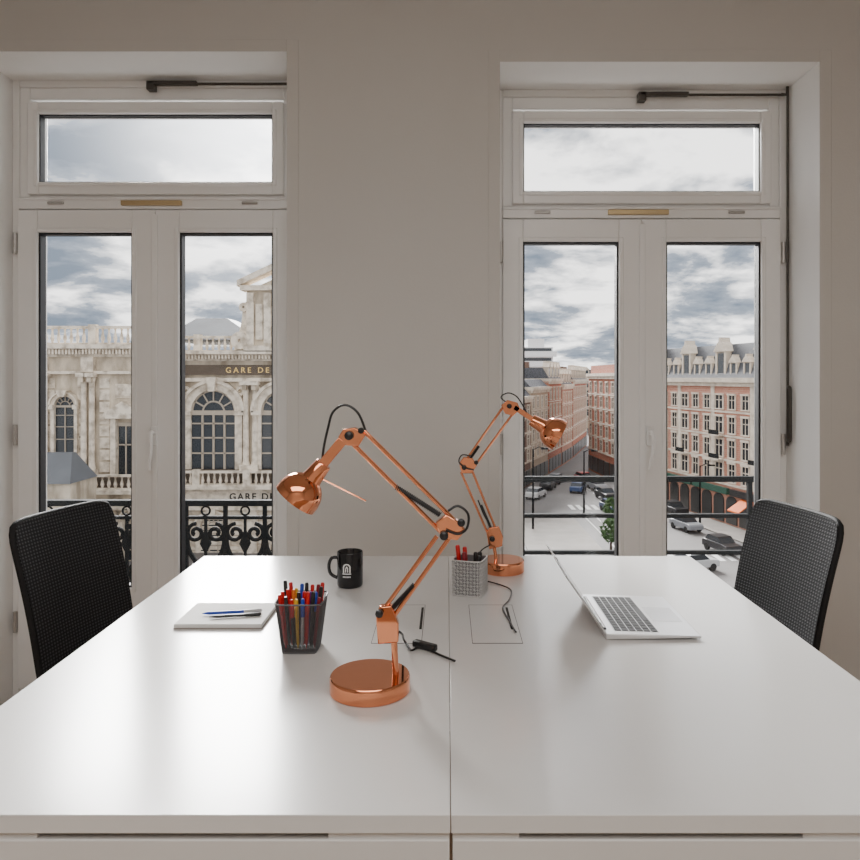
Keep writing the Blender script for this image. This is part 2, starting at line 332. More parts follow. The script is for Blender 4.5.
# ---------------------------------------------------------------- chairs
def chair(label, loc, rz):
    r = thing('office_chair', label, 'chair', loc, rz, None)
    nu, nv = 24, 24; W = 0.190; z0, z1 = 0.50, 0.948
    def pt(u, v, off=0.0):
        k = 0.12
        yy = u*math.sqrt(1-k*abs(v)**11); zz = v*math.sqrt(1-k*0.8*abs(u)**11)
        z = (z0+z1)/2+zz*(z1-z0)/2; wv = W*(0.96+0.04*min(1,(z-z0)/(z1-z0)+0.1))
        x = -0.190-0.100*((z-z0)/(z1-z0))-0.014*(1-u*u)+0.010*math.sin((z-z0)/(z1-z0)*PI)
        return Vector((x+off, yy*wv, z))
    q = MB(); vs = []; fs = []
    for off in (0.008,-0.008):
        for j in range(nv+1):
            for i in range(nu+1): vs.append(pt(-1+2*i/nu,-1+2*j/nv,off))
    N = (nu+1)*(nv+1)
    for s_ in (0,1):
        for j in range(nv):
            for i in range(nu): fs.append((s_*N+j*(nu+1)+i, s_*N+j*(nu+1)+i+1, s_*N+(j+1)*(nu+1)+i+1, s_*N+(j+1)*(nu+1)+i))
    per = [(i,0) for i in range(nu)]+[(nu,j) for j in range(nv)]+[(i,nv) for i in range(nu,0,-1)]+[(0,j) for j in range(nv,0,-1)]
    for k in range(len(per)):
        a = per[k]; b_ = per[(k+1)%len(per)]; ia = a[1]*(nu+1)+a[0]; ib = b_[1]*(nu+1)+b_[0]; fs.append((ia,ib,N+ib,N+ia))
    q.add(vs, fs); q.build('backrest', M['chair'], r, local=True)
    loop = [pt(-1+2*i/nu,-1+2*j/nv,-0.003) for i, j in per]; loop += [loop[0], loop[1]]
    MB().tube(loop,0.0085,10).build('back_frame', M['chairframe'], r, local=True)
    MB().tube(smoothpath([(-0.268,0,0.72),(-0.27,0,0.60),(-0.23,0,0.48),(-0.08,0,0.43)]),0.020,10).build('back_bar', M['chairframe'], r, local=True)
    s_ = MB(); K = 28; prof = [(0.0,0),(0.8,0),(0.97,0.012),(1,0.03),(0.97,0.05),(0.8,0.06),(0,0.062)]; vs = []; fs = []
    for rr, h in prof:
        for k in range(K):
            a = 2*PI*k/K; cs, sn = math.cos(a), math.sin(a); e = 0.55
            vs.append((0.02+0.21*rr*math.copysign(abs(cs)**e,cs), 0.22*rr*math.copysign(abs(sn)**e,sn), 0.425+h))
    for i in range(len(prof)-1):
        for k in range(K): fs.append((i*K+k,i*K+(k+1)%K,(i+1)*K+(k+1)%K,(i+1)*K+k))
    s_.add(vs, fs); s_.build('seat', M['chair'], r, local=True)
    MB().box(-0.1,-0.08,0.38,0.12,0.08,0.426).build('mechanism', M['chairframe'], r, local=True, bevel=0.01)
    MB().cyl((0,0,0.1),(0,0,0.385),0.025).build('gas_column', M['steel'], r, local=True)
    MB().cyl((0,0,0.07),(0,0,0.12),0.045).build('hub', M['chairframe'], r, local=True)
    for k in range(5):
        a = 2*PI*k/5+0.3; c_, s2 = math.cos(a), math.sin(a)
        lg = MB().cyl((0.03*c_,0.03*s2,0.10),(0.28*c_,0.28*s2,0.075),0.022,0.014,n=10).build('base_leg', M['chairframe'], r, local=True)
        MB().cyl((0.28*c_-0.014*s2,0.28*s2+0.014*c_,0.0275),(0.28*c_+0.014*s2,0.28*s2-0.014*c_,0.0275),0.0275,n=14).build('caster', M['chairframe'], lg, local=True)
        MB().cyl((0.28*c_,0.28*s2,0.03),(0.28*c_,0.28*s2,0.08),0.008,n=8).build('caster_stem', M['chairframe'], lg, local=True)
    return r
chair('black mesh-back office chair at the left side of the desks, beside the notepad', (-0.808,1.985,0), -0.22)
chair('black mesh-back office chair at the right side of the desks, behind the laptop', (0.720,2.022,0), PI+0.18)
# ---------------------------------------------------------------- desk lamps
def helix(a, b_, r, turns, wire, mb):
    a, b_ = Vector(a), Vector(b_); t = (b_-a).normalized(); u = t.cross(Vector((0,1,0))).normalized(); w_ = t.cross(u); k = turns*10
    mb.tube([a+(b_-a)*i/k+u*math.cos(2*PI*i/10)*r+w_*math.sin(2*PI*i/10)*r for i in range(k+1)], wire, 5)
def lamp(label, d, base, R, H, stem, lbr, lbars, elb, ubars, hbr, neck, rimc, rimr, axis, springs, knobs, cables, rod=None, switch=None):
    bc = Vector(base); root = thing('desk_lamp', label, 'lamp', bc)
    q = lambda p, dy=0: P(p[0],p[1],d)+Vector((0,dy,0))
    ss = R/0.0755
    MB().lathe([(0,0),(R*0.97,0),(R,0.002),(R,H-0.006),(R*0.99,H-0.002),(R*0.965,H),(R*0.3,H),(0,H)], bc, n=64).build('base', M['copper'], root)
    st = q(stem[0]); st.z = bc.z+H-0.002; st.y = bc.y
    MB().cyl(st, q(stem[1]), 0.0062*ss, n=16).build('stem', M['copper'], root)
    def plates(poly, half, name, sc=0.90):
        pp = [((px-CX)*d/F, EH-(py-HY)*d/F) for px, py in poly]
        cx = sum(p[0] for p in pp)/len(pp); cz = sum(p[1] for p in pp)/len(pp)
        pp = [((x-cx)*sc+cx,(z-cz)*sc+cz) for x,z in pp]
        return MB().prism(pp, d-half, d+half).build(name, M['copper'], root, bevel=0.002*ss)
    plates(lbr, 0.010*ss, 'lower_bracket', 0.98); plates(elb, 0.010*ss, 'elbow_bracket'); plates(hbr, 0.010*ss, 'head_bracket')
    for nm, bars in (('lower_arm_bar', lbars), ('upper_arm_bar', ubars)):
        for k, (a, b_) in enumerate(bars):
            MB().cyl(q(a), q(b_), 0.0043*ss, n=14).build(nm, M['copper'], root)
    for (a, b_) in springs:
        h_ = MB(); helix(q(a), q(b_), 0.0046*ss, 26, 0.0011*ss, h_); h_.build('spring', M['black'], root)
        MB().cyl(q(a),q(b_),0.0038*ss,n=8).build('spring_rod', M['black'], root)
    for kx, ky, kr in knobs:
        kr *= 0.82
        c_ = q((kx,ky)); MB().lathe([(0,0),(kr*0.9,0),(kr,0.002),(kr,0.008),(kr*0.7,0.010),(0,0.0105)], c_+Vector((0,-0.010*ss,0)), (0,-1,0), n=16).build('knob', M['black'], root)
    n0, n1 = q(neck[0]), q(neck[1])
    t = (n1-n0).normalized(); n_ = Vector((0,1,0)).cross(t).normalized()*0.009*ss
    for yy in (-0.010*ss, 0.0075*ss):
        o0 = Vector((0,yy,0)); o1 = Vector((0,yy+0.0025,0))
        MB().hexa([n0-n_+o0,n0+n_+o0,n0+n_+o1,n0-n_+o1,n1-n_+o0,n1+n_+o0,n1+n_+o1,n1-n_+o1]).build('neck_plate', M['copper'], root, bevel=0.001)
    MB().cyl(n0+(n1-n0)*0.2,n0+(n1-n0)*0.97,0.0068*ss,n=12).build('neck', M['copper'], root)
    ax = Vector(axis).normalized(); rc = q(rimc); r_ = rimr
    # smooth dome with a short straight skirt; tapered socket runs up to the neck
    rn = 0.46; a0 = math.asin(rn)
    prof = [(0.0,-r_*1.78),(r_*0.33,-r_*1.78),(r_*0.36,-r_*1.73),(r_*0.42,-r_*1.15),(r_*0.44,-r_*1.02)]
    for i in range(0,33):
        a = a0+(PI/2-a0)*i/32; prof.append((r_*math.sin(a), -r_*1.04*math.cos(a)))
    prof += [(r_*1.0,r_*0.20),(r_*0.975,r_*0.205)]
    sh = MB().lathe(prof, rc, ax, n=96).build('lamp_shade', M['copper'], root)
    inn = [(r_*0.975,r_*0.205),(r_*0.95,0)]+[(r_*0.94*math.sin(math.radians(90-80*i/10)), -r_*0.96*math.sin(math.radians(80*i/10))) for i in range(11)]
    MB().lathe(inn, rc, ax, n=48).build('shade_lining', M['copper_in'], sh)
    MB().lathe([(0,-r_*0.42)]+[(r_*0.42*math.sin(PI*i/10), -r_*0.42*math.cos(PI*i/10)) for i in range(1,10)]+[(0,r_*0.42)], rc-ax*r_*0.3, ax, n=24).build('bulb', M['white'], sh)
    if rod: MB().cyl(q(rod[0]), q(rod[1]), 0.0016, n=8).build('guide_rod', M['copper'], root)
    for cb in cables:
        MB().tube(smoothpath(cb, zmin=TZ+0.0038), 0.0024*ss, 8).build('cable', M['black'], root)
    if switch:
        a, b_ = Vector(switch[0]), Vector(switch[1]); t = (b_-a).normalized(); s2 = t.cross(Vector((0,0,1))).normalized()*0.0085; up = Vector((0,0,0.015))
        MB().hexa([a-s2,b_-s2,b_+s2,a+s2,a-s2+up,b_-s2+up,b_+s2+up,a+s2+up]).build('switch', M['black'], root, bevel=0.004)
    return root
q1 = lambda x,y,dd=0: P(x,y,1.36+dd)
E_ = 0.0002
lamp('large copper architect lamp in front, its shade turned to the left', 1.36, ((370-CX)*1.355/F,1.355,TZ+E_), 0.0755, 0.03,
     ((396,0),(394,640)),
     [(376,612),(380,605),(392,604),(399,622),(399,641),(378,643)],
     [((381,613),(437,536)),((394,616),(455,530))],
     [(434,521),(446,512),(460,520),(467,530),(458,541),(440,538)],
     [((352,443),(440,531)),((364,431),(455,521))],
     [(337,437),(343,428),(356,426),(368,434),(360,447),(346,446)],
     [(343,440),(319,469)], (298,496), 0.0440, (-0.62,-0.02,-0.78),
     [((384,617),(414,585)),((396,487),(440,515))],
     [(461,521,0.009),(444,534,0.010),(380,611,0.009),(350,435,0.010),(362,430,0.007)],
     [[q1(366,432),q1(358,413),q1(345,405),q1(333,412),q1(328,428),q1(324,446),q1(322,462)],
      [q1(448,511,-0.016),q1(458,506,-0.016),q1(468,514,-0.016),q1(467,528,-0.016),q1(458,534,-0.014),q1(446,530,-0.014)],
      [q1(396,630,0.01),q1(402,634,0.04)]+[D(404,640,TZ+0.01),D(411,650,TZ+0.004),D(418,647,TZ+0.006),D(426,648,TZ+0.006),D(438,654,TZ+0.004),D(455,661,TZ+0.004)]],
     rod=((320,478),(366,501)), switch=(D(414,646,TZ+0.0012),D(436,652,TZ+0.0012)))
q2 = lambda x,y,dd=0: P(x,y,2.2+dd)
lamp('smaller-looking copper architect lamp at the back, its shade turned to the right', 2.2, ((503-CX)*2.19/F,2.19,TZ+E_), 0.0645, 0.036,
     ((496,0),(494,546)),
     [(486,532),(489,527),(499,526),(503,536),(502,546),(489,549)],
     [((488,534),(461,472)),((497,532),(471,468))],
     [(458,463),(463,456),(473,457),(478,465),(472,474),(461,474)],
     [((464,463),(503,407)),((474,467),(514,412))],
     [(500,405),(507,399),(518,402),(521,409),(513,417),(504,414)],
     [(514,407),(535,421)], (556,434), 0.0490, (0.86,-0.02,-0.50),
     [((492,531),(481,505)),((468,462),(479,446))],
     [(464,467,0.009),(476,462,0.008),(492,538,0.010),(509,406,0.009)],
     [[q2(507,403),q2(501,397),q2(508,393),q2(516,396),q2(522,404),q2(528,415)],
      [q2(474,470,-0.014),q2(466,468,-0.016),q2(459,462,-0.016),q2(462,455,-0.016),q2(470,456,-0.014)],
      [q2(478,500,-0.012),q2(484,515,-0.014),q2(490,524,-0.014)],
      [q2(490,545,-0.01),q2(480,552,-0.03),D(470,572,TZ+0.02),D(478,579,TZ+0.004),D(498,584,TZ+0.004),D(511,590,TZ+0.004),D(509,600,TZ+0.004),D(503,608,TZ+0.004),D(510,622,TZ+0.004),D(516,632,TZ+0.004)]])
# ---------------------------------------------------------------- pencil cups
def cup(label, cx, cy, wb, wt, h, m, rz, diag, nn, wire, liner=False):
    root = thing('pencil_cup', label, 'pencil cup', (cx,cy,TZ+E_), rz)
    vs = []; fs = []; per = []; K = nn*4
    for i in range(K):
        s_, t = divmod(i, nn); t = t/nn*2-1
        p = [(t,-1),(1,t),(-t,1),(-1,-t)][s_]
        k = 1-0.09*(abs(p[0]*p[1])**4)
        per.append((p[0]*k,p[1]*k))
    nz = int(nn*h/wb)
    for j in range(nz+1):
        w_ = (wb+(wt-wb)*j/nz)/2
        for x, y in per: vs.append((x*w_,y*w_,0.003+(h-0.004)*j/nz))
    for j in range(nz):
        for i in range(K):
            a, b_, c_, d_ = j*K+i, j*K+(i+1)%K, (j+1)*K+(i+1)%K, (j+1)*K+i
            if diag: fs += [(a,b_,c_),(a,c_,d_)] if (i+j)%2 else [(a,b_,d_),(b_,c_,d_)]
            else: fs.append((a,b_,c_,d_))
    o = MB().add(vs, fs).build('mesh_wall', m, root, local=True)
    wf = o.modifiers.new('wire','WIREFRAME'); wf.thickness = wire; wf.use_even_offset = False
    if liner:
        w_ = wb/2-0.0026; n = len(per); e = MB()
        e.add([(x*w_,y*w_,0.003) for x,y in per]+[(x*w_,y*w_,h-0.002) for x,y in per],[(i,(i+1)%n,(i+1)%n+n,i+n) for i in range(n)]); e.build('liner', M['liner'], root, local=True)
    e = MB(); w_ = wt/2; e.tube([(x*w_,y*w_,h) for x,y in per]+[(per[0][0]*w_,per[0][1]*w_,h),(per[1][0]*w_,per[1][1]*w_,h)],0.0019,8); e.build('rim', m, root, local=True)
    w_ = wb/2; e = MB(); n = len(per); e.add([(x*w_,y*w_,0) for x,y in per]+[(x*w_,y*w_,0.004) for x,y in per],[tuple(range(n)),tuple(range(2*n-1,n-1,-1))]+[(i,(i+1)%n,(i+1)%n+n,i+n) for i in range(n)]); e.build('bottom', m, root, local=True)
    return root
c1 = (302-CX)*1.567/F
cup('black wire mesh pencil cup crowded with pens, in front of the notepad', c1, 1.567, 0.076, 0.102, 0.108, M['blackmetal'], 0, False, 30, 0.0010)
c2x, c2y = (470-CX)*1.96/F, 1.965
cup('pale lattice pencil cup between the two copper lamps', c2x, c2y, 0.083, 0.083, 0.096, M['silverwire'], math.radians(-17), True, 9, 0.0036, liner=True)
def pen(p0, p1, mb_, cap, label, group=None, r=0.0042, capfrac=0.35, name='pen'):
    p0, p1 = Vector(p0), Vector(p1); root = thing(name, label, name, p0, 0, group); L = (p1-p0).length; ax = p1-p0
    MB().lathe([(0,0),(0.0012,0.001),(r*0.9,0.014),(r,0.018),(r,L*0.97),(0,L*0.97)], p0, ax, n=12).build('barrel', M[mb_], root)
    MB().lathe([(0,L*(1-capfrac)),(r*1.22,L*(1-capfrac)),(r*1.22,L-0.003),(r*0.8,L),(0,L)], p0, ax, n=12).build('cap', M[cap], root)
    return root
cols = ['red','penblack','red','yellow','blue','red','penblack','maroon', 'red','red','orange','penblack','red','purple','blue','penblack', 'penblack','red','yellow','blue','penblack','red','maroon','red']
names = {'red':'red','yellow':'yellow','blue':'blue','penblack':'black','maroon':'maroon','purple':'purple','orange':'orange'}
for i, c in enumerate(cols):
    gx, gy = i%8, i//8
    bx = c1+(gx-3.5)*0.0086+random.uniform(-.0003,.0003); by = 1.567+(gy-1)*0.019
    tx = c1+(gx-3.5)*0.0120+random.uniform(-.0015,.0015); ty = 1.567+(gy-1)*0.026; tz = TZ+0.112+random.uniform(0,0.018)+0.005*gy
    pen((bx,by,TZ+0.0052),(tx,ty,tz), 'clear' if c in ('red','blue') and i%3==1 else 'penblack' if i%4==2 else c, c, '%s pen standing in the black wire mesh cup' % names[c], '%s pens in the black mesh cup' % names[c], r=0.0036, capfrac=0.36)
for i, (c, dx, dy, lx, h) in enumerate((('red',-0.022,0.005,-0.012,0.130),('maroon',-0.012,-0.014,-0.004,0.115),('red',-0.008,0.018,-0.006,0.122),('penblack',0.012,0.0,0.004,0.112),('penblack',0.022,0.015,0.006,0.109),('penblack',0.020,-0.016,0.004,0.106))):
    pen((c2x+dx,c2y+dy,TZ+0.0052),(c2x+dx+lx,c2y+dy,TZ+h), c, c, '%s pen standing in the pale lattice cup' % names[c], '%s pens in the pale lattice cup' % names[c], r=0.005)
# ---------------------------------------------------------------- mug
mx, my = (350-CX)*2.035/F, 2.035
root = thing('mug', 'black coffee mug with a small white arch emblem', 'mug', (mx,my,TZ+E_))
mr, mh = 0.0365, 0.098
MB().lathe([(0,0.0003),(mr*0.9,0.0003),(mr*0.97,0.003),(mr,0.008),(mr,mh-0.002),(mr-0.0015,mh),(mr-0.003,mh-0.002),(mr-0.004,0.01),(mr*0.8,0.006),(0,0.006)], (mx,my,TZ), n=48).build('body', M['mug'], root)
MB().tube(smoothpath([(mx-mr+0.002,my,TZ+0.08),(mx-mr-0.015,my,TZ+0.078),(mx-mr-0.023,my,TZ+0.058),(mx-mr-0.018,my,TZ+0.034),(mx-mr+0.002,my,TZ+0.022)]),0.0048,10).build('handle', M['mug'], root)
em = MB(); R2 = mr+0.0004
def patch(a0, a1, z0, z1, n=4):
    for i in range(n):
        b0 = a0+(a1-a0)*i/n; b1 = a0+(a1-a0)*(i+1)/n; v = []
        for rr in (R2-0.0006, R2):
            v += [(mx+math.sin(b0)*rr,my-math.cos(b0)*rr,z0),(mx+math.sin(b1)*rr,my-math.cos(b1)*rr,z0),(mx+math.sin(b1)*rr,my-math.cos(b1)*rr,z1),(mx+math.sin(b0)*rr,my-math.cos(b0)*rr,z1)]
        em.hexa(v)
zz = TZ+0.045
o_ = -0.12
patch(o_-0.30,o_-0.20,zz,zz+0.016); patch(o_+0.20,o_+0.30,zz,zz+0.016); patch(o_-0.34,o_+0.34,zz-0.004,zz-0.001)
for k in range(9):
    a = PI*k/8; patch(o_+0.25*math.cos(a)-0.06,o_+0.25*math.cos(a)+0.06,zz+0.015+0.009*math.sin(a)-0.0015,zz+0.015+0.009*math.sin(a)+0.0015,1)
for a in (-0.08,0.08): patch(o_+a-0.04,o_+a+0.04,zz+0.002,zz+0.014)
patch(o_-0.07,o_+0.07,zz+0.013,zz+0.018)
for k in range(6): patch(o_-0.30+k*0.105,o_-0.30+k*0.105+0.07,zz-0.013,zz-0.009,1)
em.build('emblem', M['white'], root)
# ---------------------------------------------------------------- notepad with pens
root = thing('notepad', 'small white notepad with two pens lying on it', 'notepad', (-0.537,1.765,TZ+E_))
MB().box(-0.641,1.684,TZ+E_,-0.433,1.846,TZ+0.002).build('backing_card', M['board'], root)
MB().box(-0.640,1.685,TZ+0.002,-0.434,1.845,TZ+0.011).build('pages', M['paper'], root, bevel=0.0008)
pen(D(202,613.5,TZ+0.0162), D(262,610.5,TZ+0.0162), 'blue', 'clear', 'blue pen lying on the notepad', r=0.0040, capfrac=0.3)
pen(D(209,617,TZ+0.0155), D(261,614,TZ+0.0155), 'penblack', 'penblack', 'black pen lying on the notepad', r=0.0034, capfrac=0.3)
# ---------------------------------------------------------------- laptop
lx0, lx1, ly0, ly1 = 0.356, 0.570, 1.61, 1.905
root = thing('laptop', 'open silver laptop with black keys, its screen seen edge-on', 'laptop', ((lx0+lx1)/2,(ly0+ly1)/2,TZ))
z0 = TZ+0.0015
MB().hexa([(lx0,ly0,z0),(lx1,ly0,z0+0.004),(lx1,ly1,z0+0.004),(lx0,ly1,z0),(lx0,ly0,z0+0.014),(lx1,ly0,z0+0.0075),(lx1,ly1,z0+0.0075),(lx0,ly1,z0+0.014)]).build('body', M['alu'], root, bevel=0.0015)
zt = lambda x: z0+0.014-0.0065*(x-lx0)/(lx1-lx0)
def deck(x0,y0,x1,y1,h,name,m,par,bv=0):
    return MB().hexa([(x0,y0,zt(x0)-0.001),(x1,y0,zt(x1)-0.001),(x1,y1,zt(x1)-0.001),(x0,y1,zt(x0)-0.001),(x0,y0,zt(x0)+h),(x1,y0,zt(x1)+h),(x1,y1,zt(x1)+h),(x0,y1,zt(x0)+h)]).build(name,m,par,bevel=bv)
kb = deck(lx0+0.022,ly0+0.018,lx0+0.124,ly1-0.018,0.0002,'keyboard',mat('key_well',(0.5,0.5,0.51),0.4,0.5),root)
kp = (ly1-ly0-0.04)/14; kx = 0.0166; kmesh = None
for r_ in range(6):
    ncol = 14 if r_ < 5 else 8
    for c_ in range(ncol):
        x0 = lx0+0.0235+r_*kx
        if r_ < 5: a, b_ = ly0+0.02+c_*kp, ly0+0.02+(c_+1)*kp
        else:
            cuts = [0,1,2,3,4,10,11,12,14]; a, b_ = ly0+0.02+cuts[c_]*kp, ly0+0.02+cuts[c_+1]*kp
        if r_ < 5 and kmesh is not None:
            o = kmesh.copy(); C.objects.link(o); o.parent = kb; o.location = kmesh.location+Vector((r_*kx, c_*kp, -0.0065*r_*kx/(lx1-lx0)))
        else:
            o = deck(x0+0.0014,a+0.0015,x0+kx-0.0014,b_-0.0015,0.0014,'key',M['key'],kb)
            if kmesh is None: kmesh = o
deck(lx0+0.132,ly0+0.095,lx1-0.012,ly1-0.095,0.0003,'trackpad',mat('trackpad',(0.62,0.62,0.63),0.35,0.8),root)
sd = Vector((-0.575,0,0.818)).normalized()*0.160; nrm = Vector((0.818,0,0.575))
h0 = Vector((lx0+0.002,0,z0+0.013))
def lid(a0,a1,y0,y1,t0,t1,name,m,par,bv=0):
    v = []
    for t in (t0,t1):
        for (s_,y) in ((a0,y0),(a0,y1),(a1,y1),(a1,y0)): p = h0+sd*s_+nrm*t; v.append((p.x,y,p.z))
    return MB().hexa(v).build(name,m,par,bevel=bv)
ld = lid(0,1,ly0,ly1,-0.003,0.0,'lid',M['alu'],root,0.001)
lid(0.05,0.96,ly0+0.008,ly1-0.008,0.0,0.0008,'display',M['screen'],ld)
MB().cyl((lx0+0.003,ly0+0.03,z0+0.013),(lx0+0.003,ly1-0.03,z0+0.013),0.005,n=12).build('hinge', M['black'], root)

# ================================================================ outside
struct('floor_street', MB().box(-260,12,ZS-0.3,260,420,ZS), M['asphalt'])
def local_win(w_, h_, t=0.12):
    s_ = MB()
    s_.box(-w_/2-t,-0.14,-t,w_/2+t,0,0); s_.box(-w_/2-t,-0.18,h_,w_/2+t,0,h_+t*1.6); s_.box(-w_/2-t,-0.10,0,-w_/2,0,h_); s_.box(w_/2,-0.10,0,w_/2+t,0,h_)
    s_.box(-0.05,-0.06,0,0.05,0,h_); s_.box(-w_/2,-0.06,h_*0.62,w_/2,0,h_*0.62+0.09)
    s_.box(-w_/2,-0.06,0,-w_/2+0.08,0,h_); s_.box(w_/2-0.08,-0.06,0,w_/2,0,h_)
    return s_, MB().box(-w_/2,-0.03,0,w_/2,0.0,h_)
def building(name, label, L, R, h, wall, roofh=3.0, depth=12, gf=4.2, nf=4, bay=2.8, ww=1.15, roof='slate', trim='trimstone', awn=None, dorm=True, group=None, quoins=False, chim=True, flat=False, shops=True, dsc=1.0, courses=True, wt=0.12, fascia=None, bows=()):
    L, R = Vector(L), Vector(R); a = math.atan2(R.y-L.y, R.x-L.x); W = (R-L).length
    root = thing(name, label, 'building', (L.x,L.y,ZS), a, group)
    MB().box(0,0,0,W,depth,h).build('wall', M[wall], root, local=True, smooth=False)
    c = MB().box(-0.02,-0.45,h-0.35,W+0.02,depth,h+0.12); c.box(-0.01,-0.25,h-0.75,W+0.01,0,h-0.35); c.build('cornice', M[trim], root, local=True, smooth=False)
    fh = (h-0.9-gf)/nf
    for k in range(nf if courses else 1): MB().box(-0.01,-0.14,gf+k*fh-0.10,W+0.01,0,gf+k*fh+0.10).build('string_course', M[trim], root, local=True, smooth=False)
    nb = max(2, int(round(W/bay))); pb = W/nb
    if quoins:
        for i in range(nb+1):
            x = i*pb
            if i%3 == 0: MB().box(max(0,x-0.3),-0.12,gf,min(W,x+0.3),0,h-0.7).build('pilaster', M[trim], root, local=True, smooth=False)
    s_, p_ = local_win(ww, fh*0.70, wt); wo = None
    for k in range(nf):
        for i in range(nb):
            if wo is None:
                o = wo = s_.build('window', M[trim], root, local=True, smooth=False); p_.build('pane', M['pane'], o, local=True, smooth=False)
            else: o = copy_tree(wo, root)
            o.location = ((i+0.5)*pb, 0, gf+k*fh+fh*0.13)
            if bows: o.scale = (1.0 if i%3 else 1.25, 1, (1.04,1.0,0.94,0.80)[k%4])
    for i, k in bows:
        MB().box((i+0.5)*pb-0.95,-0.75,gf+k*fh-0.08,(i+0.5)*pb+0.95,0,gf+k*fh+0.08).build('balcony_slab', M[trim], root, local=True, smooth=False)
        MB().box((i+0.5)*pb-0.92,-0.72,gf+k*fh+0.08,(i+0.5)*pb+0.92,-0.66,gf+k*fh+0.55).build('balcony_rail', M['iron'], root, local=True, smooth=False)
    if shops:
        so = None
        for i in range(nb):
            if so is None:
                sm = MB()
                if bows:
                    rr = pb*0.40; sm.prism([(-rr,0.3),(rr,0.3)]+[(rr*math.cos(PI*j/12),gf-1.1-rr*0.75+rr*0.75*math.sin(PI*j/12)) for j in range(13)],-0.12,0)
                else: sm.box(-pb*0.42,-0.12,0.3,pb*0.42,0,gf-1.1)
                so = sm.build('shop_window', M['shop'], root, local=True, smooth=False); so.location = (pb*0.5,0,0)
            else:
                o = so.copy(); C.objects.link(o); o.parent = root; o.location = ((i+0.5)*pb,0,0)
    if fascia:
        for (x0, x1, mm) in fascia: MB().box(x0,-0.35,gf-1.0,x1,-0.02,gf-0.35).build('shop_fascia', M[mm], root, local=True, smooth=False)
    if awn:
        for (x0, x1, mm) in awn:
            v = [(x0,-1.6,gf-2.2),(x1,-1.6,gf-2.2),(x1,-0.02,gf-1.2),(x0,-0.02,gf-1.2)]
            MB().hexa(v+[(x,y,z+0.12) for x,y,z in v]).build('awning', M[mm], root, local=True, smooth=False)
    if flat:
        MB().box(0.3,0.3,h+0.12,W-0.3,depth,h+roofh).build('parapet', M[wall], root, local=True, smooth=False)
    else:
        ins = 1.1
        MB().hexa([(0,0,h+0.12),(W,0,h+0.12),(W,depth,h+0.12),(0,depth,h+0.12),(0.01,ins,h+roofh),(W-0.01,ins,h+roofh),(W-0.01,depth-ins,h+roofh),(0.01,depth-ins,h+roofh)]).build('roof', M[roof], root, local=True, smooth=False)
        if dorm:
            k_ = dsc
            dm = MB(); dm.box(-0.75,0,0,-0.5,0.9,1.75*k_); dm.box(0.5,0,0,0.75,0.9,1.75*k_); dm.box(-0.5,0,0,0.5,0.9,0.25); dm.box(-0.5,0.1,0.25,0.5,0.9,1.7*k_)
            dm.prism([(-0.95,1.7*k_),(0.95,1.7*k_),(0.7,1.95*k_),(0.42,2.25*k_),(0.2,2.35*k_),(0.12,2.65*k_),(-0.12,2.65*k_),(-0.2,2.35*k_),(-0.42,2.25*k_),(-0.7,1.95*k_)],-0.1,1.0)
            dd = None
            for i in range(nb):
                if dd is None:
                    o = dd = dm.build('dormer', M[trim], root, local=True, smooth=False); MB().box(-0.42,0.04,0.3,0.42,0.1,1.6*k_).build('pane', M['pane'], dd, local=True, smooth=False)
                else: o = copy_tree(dd, root)
                o.location = ((i+0.5)*pb,0.12,h+0.2)
                if dsc > 1: o.scale = (1.25,1,1.0) if i%3==0 else (0.8,1,0.55)
        if chim:
            for i in range(max(1,int(W/6))):
                x = 2+i*6.0
                if x < W-1: MB().box(x-0.4,depth*0.4,h+roofh-0.5,x+0.4,depth*0.4+0.8,h+roofh+1.0).build('chimney', M['brownbrick'], root, local=True, smooth=False)
    return root
building('city_building', 'pink brick building with stone trim, slate mansard roof and dark green shopfronts', (25.3,89), (31.6,58), 14.9, 'pinkbrick', roofh=3.6, nf=4, bay=2.3, ww=1.1, wt=0.14, quoins=True, chim=False, dsc=1.55, fascia=[(3,9.5,'green'),(10,16.5,'green'),(17,30,'shop')], awn=[(18.6,20.4,'orange_awning')], bows=((3,1),(6,1),(9,1),(6,2)))
building('city_building', 'narrow red-orange brick building closing the right side of the street', (23.2,118), (24.7,93.5), 15.6, 'redbrick', roofh=1.4, nf=5, gf=3.6, bay=2.9, ww=1.2, flat=True, wt=0.12)
building('city_building', 'dark brown row building nearest the plaza, left side of the street', (7.6,90), (11.7,100.9), 12.4, 'brownbrick', roofh=1.4, nf=4, gf=3.4, bay=2.6, depth=9, dorm=False)
building('city_building', 'cream rendered row building between two brick ones', (11.8,101.2), (15.6,111.5), 13.6, 'render', roofh=1.2, nf=4, gf=3.4, bay=2.6, depth=9, dorm=False)
building('city_building', 'red brick row building with dark roof in the middle of the street', (15.9,112.5), (19.4,122.6), 14.8, 'redbrick', roofh=1.8, nf=4, gf=3.4, bay=2.5, depth=9)
building('city_building', 'rosy rendered row building deep in the street', (19.6,122.9), (23.3,134), 13.8, 'rosy', roofh=2.0, nf=4, gf=3.4, bay=2.7, depth=9)
building('city_building', 'dark red brick building at the far end of the left row', (23.6,135), (31.0,160), 14.6, 'redbrick', roofh=1.8, nf=4, gf=3.4, bay=3.0, depth=9)
building('city_building', 'brown house beside the plaza, behind the wall between the windows', (-19,86), (-4,87), 13.8, 'brownbrick', roofh=2.6, nf=4, gf=3.6)
building('city_building', 'grey building closing the street far behind', (26,215), (75,215), 15.5, 'render', roofh=2.0, nf=4, gf=3.4, bay=3.6, shops=False)
root = thing('tower_block', 'white modern tower block with stacked balconies rising behind the street row', 'building', (24.2,190,ZS))
MB().box(19.8,190,ZS,28.0,204,ZS+23.2).build('wall', M['tower'], root, smooth=False)
